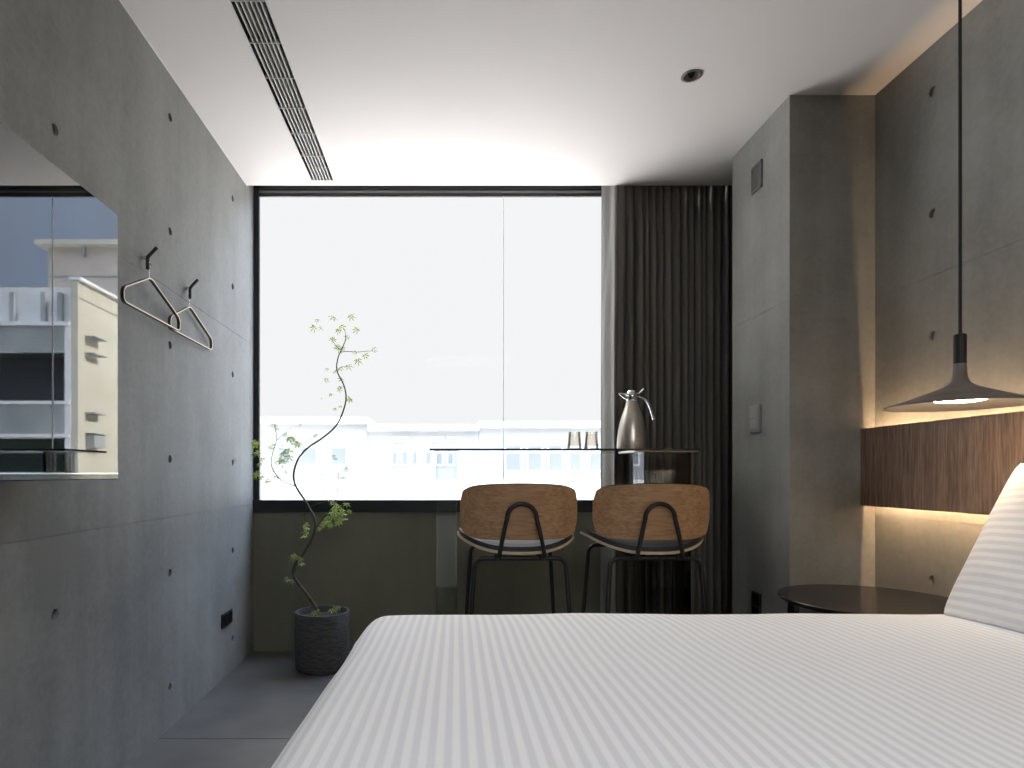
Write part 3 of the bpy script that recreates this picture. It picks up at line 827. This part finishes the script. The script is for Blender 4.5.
for pts, r0 in br:
    q = smooth_path([P(*a) for a in pts], 4); n_ = len(q)
    bm = bmesh.new(); tube(bm, q, [r0 * 1.25 * (1 - .6 * i / (n_ - 1)) for i in range(n_)], 6); shade(obj('branch', bm, M['bark'], pt), 80)
# maple leaves: seven-lobed stars, in one foliage mesh
def leaf(bm, c, size, nrm, rot):
    nrm = nrm.normalized(); t = nrm.cross(Vector((0, .3, 1))); t.normalize(); b_ = nrm.cross(t)
    lob = [(90, 1.0), (42, .92), (138, .92), (-4, .70), (184, .70), (-42, .42), (222, .42)]
    cv = bm.verts.new(c)
    for ang, ln in lob:
        a = math.radians(ang) + rot; L_ = ln * size; w = .085 * size
        d_ = t * math.cos(a) + b_ * math.sin(a); p_ = -t * math.sin(a) + b_ * math.cos(a)
        dr = -nrm * .14 * L_ * random.uniform(.3, 1.3)
        v1 = bm.verts.new(c + d_ * L_ * .45 + p_ * w + dr * .3); v2 = bm.verts.new(c + d_ * L_ * .45 - p_ * w + dr * .3); v3 = bm.verts.new(c + d_ * L_ + dr)
        bm.faces.new((cv, v2, v3, v1))
random.seed(11)
top = [(317, 319.5, .6), (313.7, 327.5, 1), (319.5, 327.5, .7), (333.2, 317.6, 1), (351.4, 316.3, 1), (341.7, 326.7, 1.1), (338.4, 330, .8), (356.6, 328.6, 1), (331.9, 339, 1), (346.2, 335.8, .9), (337.8, 345.6, .8), (339, 349.5, .9), (335, 347, .7), (357.3, 360.5, 1), (348.8, 366.4, 1), (340.4, 368.4, .8), (327.3, 368.4, .6), (326, 379.4, .7), (342.3, 378.8, .8), (339, 388.5, .7), (365, 354.7, .9), (377.5, 352, .8), (373.5, 347.5, .7), (356, 352, .7), (344.3, 347.5, .6), (335.2, 371, .7), (330, 395, .5), (321, 398, .9), (349.5, 398.3, .9), (331.1, 394, .5), (350.3, 399, .7), (339.3, 387, .6), (335.2, 409, .5), (341, 406, .5)]
left = [(265.2, 417, .8), (274.3, 424.7, .8), (295.8, 418.2, .8), (289.9, 428, .9), (284.7, 433.9, .9), (281, 446, .9), (276, 462, .9), (291, 461, .8), (283, 453, 1), (298, 445, .8), (262, 459, .8), (259, 464, .8), (276, 476, .8), (279.5, 439.7, .9), (291.2, 437.8, 1.1), (295.1, 441, 1.1), (270.4, 447.5, 1), (287.3, 450, 1), (280.8, 459.2, 1.1), (288, 456.6, 1), (254.8, 442.3, 1.1), (257.4, 452, 1), (256.7, 473.6, 1), (261.3, 476.8, .9), (271, 471.6, .9), (265.8, 480.7, 1.1), (285.4, 472.3, .7), (314.7, 435.8, .8), (310, 439.7, .8), (254, 444.5, .9), (301, 424, .6), (268, 420, .6), (277, 429, .6)]
low = [(333.6, 455.8, .7), (346.5, 455.8, .8), (320.7, 474.4, .8), (331.5, 470, .8), (346.5, 468.7, 1), (342.2, 478, .9), (327.2, 481.6, .8), (332.2, 480.8, .8), (323.6, 491.6, 1), (338, 490.1, .7), (328.6, 498.7, .9), (331.5, 501.6, .9), (336, 459, .5), (339, 483, .6), (340, 464, .6)]
dense = [(338.7, 507.4, 1), (342.2, 510, 1), (335.8, 511.7, 1), (340, 514.5, 1.1), (333, 516, 1), (328.6, 521.7, 1), (341.5, 519.5, 1), (337.2, 521.7, 1), (345, 518.8, .8), (324.3, 523, .8), (330, 525.3, .8), (318.6, 529, .7), (347.3, 503.8, .9), (331, 513, .9), (326, 518, .9), (322, 526, .7), (336, 505, .9), (333, 508, .9), (344, 514, .8), (350, 511, .7), (304.5, 525, 1), (306, 532, 1), (305, 536, .9), (307, 528, .8), (293, 556.8, 1), (300.2, 558.8, .9), (301.6, 563, .8), (296, 555, .8), (288.7, 579.7, .8), (293, 581, .8), (286, 578, .6)]
pot_l = [(316.8, 611, 1), (334.6, 609, 1), (337.4, 607.5, .8), (331.7, 610.4, .9), (314, 612, .7)]
bm = bmesh.new()
for lst, jit, dy0 in ((top, .06, 0), (left, .07, -.02), (low, .08, -.03), (dense, .05, -.02), (pot_l, .01, -.05)):
    for (px, py, k) in lst:
        for rep in range(2 if (lst is left and k > .95) else 1):
            c = P(px + random.uniform(-.8, .8) + rep * random.uniform(-4, 4), py + random.uniform(-.5, .5) + rep * random.uniform(-3, 3), max(dy0 + random.uniform(-jit, jit), -.1 if lst is not pot_l else dy0))
            nr = Vector((random.uniform(-.6, .6), -1, random.uniform(-.2, 1.1)))
            if k in (.9, .8) and random.random() < .3: nr = Vector((random.uniform(-.2, .2), -.25, 1))
            leaf(bm, c, .036 * k, nr, random.uniform(-.9, .9))
        if random.random() < .6:          # leaf stalk
            d_ = Vector((random.uniform(-.02, .02), random.uniform(-.01, .01), random.uniform(-.02, .004)))
            tube(bm, [c, c + d_], .0006, 4)
o = obj('foliage', bm, M['leaf'], pt)

# ------------------------------------------------------------------ outside
GZ = -9.0
def facade_mat(name, c0, c1): return noisy(name, c0, c1, .8, .9, .1, .01, .1)
f_cream = facade_mat('cream_render', lin(196, 192, 176), lin(206, 202, 188))
f_white = facade_mat('white_render', lin(222, 224, 224), lin(236, 238, 238))
f_grey = facade_mat('grey_render', lin(150, 156, 156), lin(176, 180, 180))
f_dark = mat('dark_opening', lin(60, 62, 64), .6)
f_green = mat('dark_green_screen', lin(38, 60, 48), .7)
f_pale = facade_mat('pale_render', lin(162, 163, 162), lin(169, 170, 169))
f_pane = mat('hazy_pane', lin(132, 136, 139), .6)
bm = bmesh.new(); box(bm, -70, 110, 3.9, 130, GZ - .5, GZ)
o = obj('ground', bm, noisy('pale_paving', lin(208, 202, 196), lin(224, 218, 211), .4, .9, .05)); o['kind'] = 'structure'

def wall_box(bm, x0, x1, y0, y1, z0, z1, mi=0): box(bm, x0, x1, y0, y1, z0, z1, mi)
# buildings straight ahead, pale in the glare
def far_block(name, label, px0, px1, ptop, Y, wins, m, rows=()):
    X0, X1 = (px0 - VX) * Y / F, (px1 - VX) * Y / F; zt = EYE - (ptop - VY) * Y / F
    b_ = thing(name, label, 'building', ((X0 + X1) / 2, Y, GZ)); cx, cy, cz = b_.location
    bm = bmesh.new(); box(bm, X0 - cx, X1 - cx, 0, 9, 0, zt - GZ); obj('wall', bm, m, b_)
    bm = bmesh.new(); box(bm, X0 - cx, X1 - cx, -.2, 9.1, zt - GZ, zt - GZ + .25); obj('roof_edge', bm, f_white, b_)
    for (a, c, t, d_) in wins:
        x0, x1 = (a - VX) * Y / F - cx, (c - VX) * Y / F - cx; z1 = EYE - (t - VY) * Y / F - GZ; z0 = EYE - (d_ - VY) * Y / F - GZ
        bm = bmesh.new(); box(bm, x0, x1, -.06, -.005, z0, z1)
        w_ = obj('window', bm, f_white, b_)
        bm = bmesh.new(); box(bm, x0 + .08, x1 - .08, -.08, -.0605, z0 + .08, z1 - .08); obj('pane', bm, f_pane, w_)
    return b_
far_block('apartment_block', 'pale low apartment block beyond the window, behind the plant', 262, 367.8, 424, 24, [(277, 292, 446, 466), (300, 318, 446, 466), (330, 348, 446, 466)], f_pale)
far_block('apartment_block', 'pale block with a row of tall windows beyond the middle of the window', 368, 478.7, 431, 24.02, [(391, 399, 450, 466), (401, 409, 450, 466), (411, 419, 450, 466), (424, 433, 450, 466), (435, 444, 450, 466), (446, 455, 450, 466), (391, 409, 437, 442), (430, 444, 437, 442), (447, 460, 437, 442)], f_pale)
far_block('apartment_block', 'pale block with wide windows beyond the two upturned tumblers', 479, 660, 428, 24.04, [(504, 522, 444, 472), (526, 543, 444, 472), (547, 563, 444, 472), (568, 582, 446, 472), (588, 606, 446, 472)], f_pale)
# low garden wall / fence closer below
bm = bmesh.new(); Yw = 19
box(bm, (262 - VX) * Yw / F, (640 - VX) * Yw / F, Yw, Yw + .3, GZ, EYE - (480 - VY) * Yw / F)
o = obj('parapet_wall', bm, f_white); tag(o, 'long white parapet wall at the foot of the pale blocks outside', 'wall')

# the block to the right, mirrored in the television
def V_(v, Y): return (VX - v) * Y / F - 1.91
def zz_(y, Y): return EYE - (y - VY) * Y / F
D = 21.0
bb = thing('white_apartment_building', 'cream apartment building with shaded loggias, mirrored in the television', 'building', (V_(78, D), D, GZ))
bx, by, bz = bb.location
def part(name, m, x0, x1, y0, y1, z0, z1, parent=bb):
    bm = bmesh.new(); box(bm, x0 - bx, x1 - bx, y0 - by, y1 - by, z0 - bz, z1 - bz); return obj(name, bm, m, parent)
xw0 = V_(78, D); xw1 = xw0 + 14
part('wall', f_cream, xw0, xw0 + .25, D, D + 8.2, GZ, zz_(280, D))                                 # sunlit side wall
bm = bmesh.new()
zg = []
for k in range(53):
    zg.append((xw0 - (.06 if k % 2 else .006) - bx, D + .1 + k * .15 - by))
lo_, hi_ = zz_(303, D) + .2 - bz, zz_(284, D) - bz
vv = [[bm.verts.new((x_, y_, z_)) for z_ in (lo_, hi_)] for x_, y_ in zg]
for a_, b2_ in zip(vv, vv[1:]): bm.faces.new((a_[0], b2_[0], b2_[1], a_[1]))
obj('ribbed_band', bm, f_cream, bb)
part('coping', f_white, xw0 - .12, xw0 + .3, D - .05, D + 8.3, zz_(280, D), zz_(277, D))
part('rear_wall', f_grey, xw0 + .25, xw1, D + 2.2, D + 8.2, GZ, zz_(324, D))
part('penthouse_wall', f_white, xw0 + .25, xw1, D + .6, D + 8, zz_(324, D), zz_(282, D))
for v in (2, 34, 51):
    x = V_(v, D); part('downpipe', f_grey, x - .08, x + .08, D + .45, D + .595, zz_(321, D), zz_(288, D))
x = V_(-60, D); part('downpipe', f_grey, x - .08, x + .08, D + .45, D + .595, zz_(321, D), zz_(288, D))
part('floor_slab', f_white, xw0 + .25, xw1, D - .1, D + 2.2, zz_(325.5, D), zz_(322, D))
part('parapet', f_grey, xw0 + .25, xw1, D, D + .2, zz_(352, D), zz_(325.5, D))
part('loggia_back', f_dark, xw0 + .3, xw1, D + 1.0, D + 2.19, zz_(401, D), zz_(352, D))
part('floor_slab', f_white, xw0 + .25, xw1, D - .1, D + 2.19, zz_(404, D), zz_(401, D))
part('parapet', f_grey, xw0 + .25, xw1, D, D + .2, zz_(434, D), zz_(404, D))
part('loggia_back', f_green, xw0 + .3, xw1, D + 1.0, D + 2.19, zz_(472, D), zz_(437, D))
part('floor_slab', f_white, xw0 + .25, xw1, D - .1, D + 2.19, zz_(437, D), zz_(434, D))
part('parapet', f_grey, xw0 + .25, xw1, D, D + .2, zz_(500, D), zz_(472, D))
part('corner_post', f_white, xw0 + .25, xw0 + .45, D - .02, D + .22, zz_(500, D), zz_(322, D))
for yy in (333, 350, 411, 432):
    part('side_ledge', f_grey, xw0 - .35, xw0 - .003, D + .4, D + 1.2, zz_(yy + 1.2, D), zz_(yy, D))
part('side_balcony', f_grey, xw0 - .30, xw0 - .003, D + .45, D + 1.15, zz_(447, D), zz_(433.5, D))
# taller block behind it
D2 = 35.0
b2 = thing('tall_beige_building', 'tall beige building behind the cream one, mirrored in the television', 'building', (V_(100, D2), D2, GZ))
bx, by, bz = b2.location
part('wall', facade_mat('beige_render', lin(204, 194, 182), lin(214, 204, 192)), V_(170, D2), V_(48, D2), D2, D2 + 8, GZ, zz_(247, D2), b2)
part('cornice', f_cream, V_(172, D2), V_(40, D2), D2 - .5, D2 + 8, zz_(247, D2), zz_(242.5, D2), b2)
part('ledge', f_grey, V_(170, D2), V_(48, D2), D2 - .06, D2 - .003, zz_(277, D2), zz_(276, D2), b2)
part('downpipe', f_grey, V_(86, D2), V_(83, D2), D2 - .2, D2 - .003, zz_(257, D2), zz_(247, D2), b2)
# distant wooded hill
bm = bmesh.new(); lathe(bm, [(22, 0), (20, 14), (15, 24), (9, 29.5), (3, 31.4), (0, 31.6)], 36, (62, 78, GZ))
for v in bm.verts: v.co += Vector((mnoise.noise(v.co * .2), mnoise.noise(v.co * .2 + Vector((5, 0, 0))), mnoise.noise(v.co * .3) * 1.2)) * 1.2
o = obj('hill', bm, noisy('wooded_hill', lin(62, 70, 66), lin(84, 92, 84), .8, .9, .5, .3)); o['kind'] = 'structure'; shade(o, 80)

# ------------------------------------------------------------------ light
wd = bpy.data.worlds.new('World'); bpy.context.scene.world = wd; wd.use_nodes = True
t = wd.node_tree; t.nodes.clear(); L = t.links
out = t.nodes.new('ShaderNodeOutputWorld'); bg = t.nodes.new('ShaderNodeBackground'); L.new(bg.outputs[0], out.inputs[0])
tc = t.nodes.new('ShaderNodeTexCoord'); sx = t.nodes.new('ShaderNodeSeparateXYZ'); L.new(tc.outputs['Generated'], sx.inputs[0])
at = t.nodes.new('ShaderNodeMath'); at.operation = 'ARCTAN2'; L.new(sx.outputs[0], at.inputs[0]); L.new(sx.outputs[1], at.inputs[1])   # azimuth from the window's normal
mr = t.nodes.new('ShaderNodeMapRange'); mr.interpolation_type = 'SMOOTHSTEP'; L.new(at.outputs[0], mr.inputs['Value'])
mr.inputs['From Min'].default_value = .36; mr.inputs['From Max'].default_value = .56
n = t.nodes.new('ShaderNodeTexNoise'); n.inputs['Scale'].default_value = 3; n.inputs['Detail'].default_value = 4; L.new(tc.outputs['Generated'], n.inputs['Vector'])
r = t.nodes.new('ShaderNodeValToRGB'); r.color_ramp.elements[0].position = .35; r.color_ramp.elements[0].color = (.50, .64, .92, 1); r.color_ramp.elements[1].position = .75; r.color_ramp.elements[1].color = (.80, .92, 1.08, 1); L.new(n.outputs[0], r.inputs[0])
bl = t.nodes.new('ShaderNodeVectorMath'); bl.operation = 'SCALE'; bl.inputs['Scale'].default_value = SKYBLUE = 2.0; L.new(r.outputs[0], bl.inputs[0])
mx = t.nodes.new('ShaderNodeMix'); mx.data_type = 'RGBA'; L.new(mr.outputs[0], mx.inputs['Factor'])
hz = (.86, .855, .865, 1)
mx.inputs[6].default_value = hz; L.new(bl.outputs[0], mx.inputs[7])
# unseen sky above the view is boosted to brighten bed and floor
mh = t.nodes.new('ShaderNodeMapRange'); mh.interpolation_type = 'SMOOTHSTEP'; L.new(sx.outputs[2], mh.inputs['Value'])
mh.inputs['From Min'].default_value = .41; mh.inputs['From Max'].default_value = .55
mh.inputs['To Min'].default_value = 1.0; mh.inputs['To Max'].default_value = 6.5
sc_ = t.nodes.new('ShaderNodeVectorMath'); sc_.operation = 'SCALE'; L.new(mx.outputs[2], sc_.inputs[0]); L.new(mh.outputs[0], sc_.inputs['Scale'])
L.new(sc_.outputs[0], bg.inputs[0]); bg.inputs[1].default_value = 1.0

sn = bpy.data.lights.new('sun', 'SUN'); sn.energy = 17; sn.angle = .02; sn.color = (1, .97, .92)
so = bpy.data.objects.new('sun', sn); link(so)
sd = Vector((-.80, -.05, .60)).normalized(); so.rotation_euler = sd.to_track_quat('Z', 'Y').to_euler()
# daylight portal in the window opening (guides sky sampling only)
ar = bpy.data.lights.new('window_portal', 'AREA'); ar.shape = 'RECTANGLE'; ar.size = 2.6; ar.size_y = 1.75; ar.cycles.is_portal = True
ao = bpy.data.objects.new('window_portal', ar); link(ao); ao.location = (.23, YB + .12, 1.73)
ao.rotation_euler = Vector((0, 1, 0)).to_track_quat('Z', 'Y').to_euler()

# ------------------------------------------------------------------ camera
cam = bpy.data.cameras.new('camera'); co = bpy.data.objects.new('camera', cam); link(co)
cam.sensor_width = 36; cam.lens = F * 36 / 1024; cam.shift_x = (512 - VX) / 1024; cam.shift_y = (VY - 384) / 1024
cam.clip_start = .02; cam.clip_end = 400
co.location = (0, 0, EYE); co.rotation_euler = (math.radians(90), 0, 0)
sc = bpy.context.scene; sc.camera = co
sc.view_settings.view_transform = 'Standard'; sc.view_settings.look = 'None'; sc.view_settings.exposure = .15; sc.view_settings.gamma = 1
sc.view_settings.use_curve_mapping = False
sc.cycles.use_denoising = True; sc.cycles.max_bounces = 16; sc.cycles.diffuse_bounces = 8; sc.cycles.glossy_bounces = 6; sc.cycles.transparent_max_bounces = 16
sc.cycles.sample_clamp_indirect = 8; sc.cycles.caustics_reflective = False; sc.cycles.caustics_refractive = False
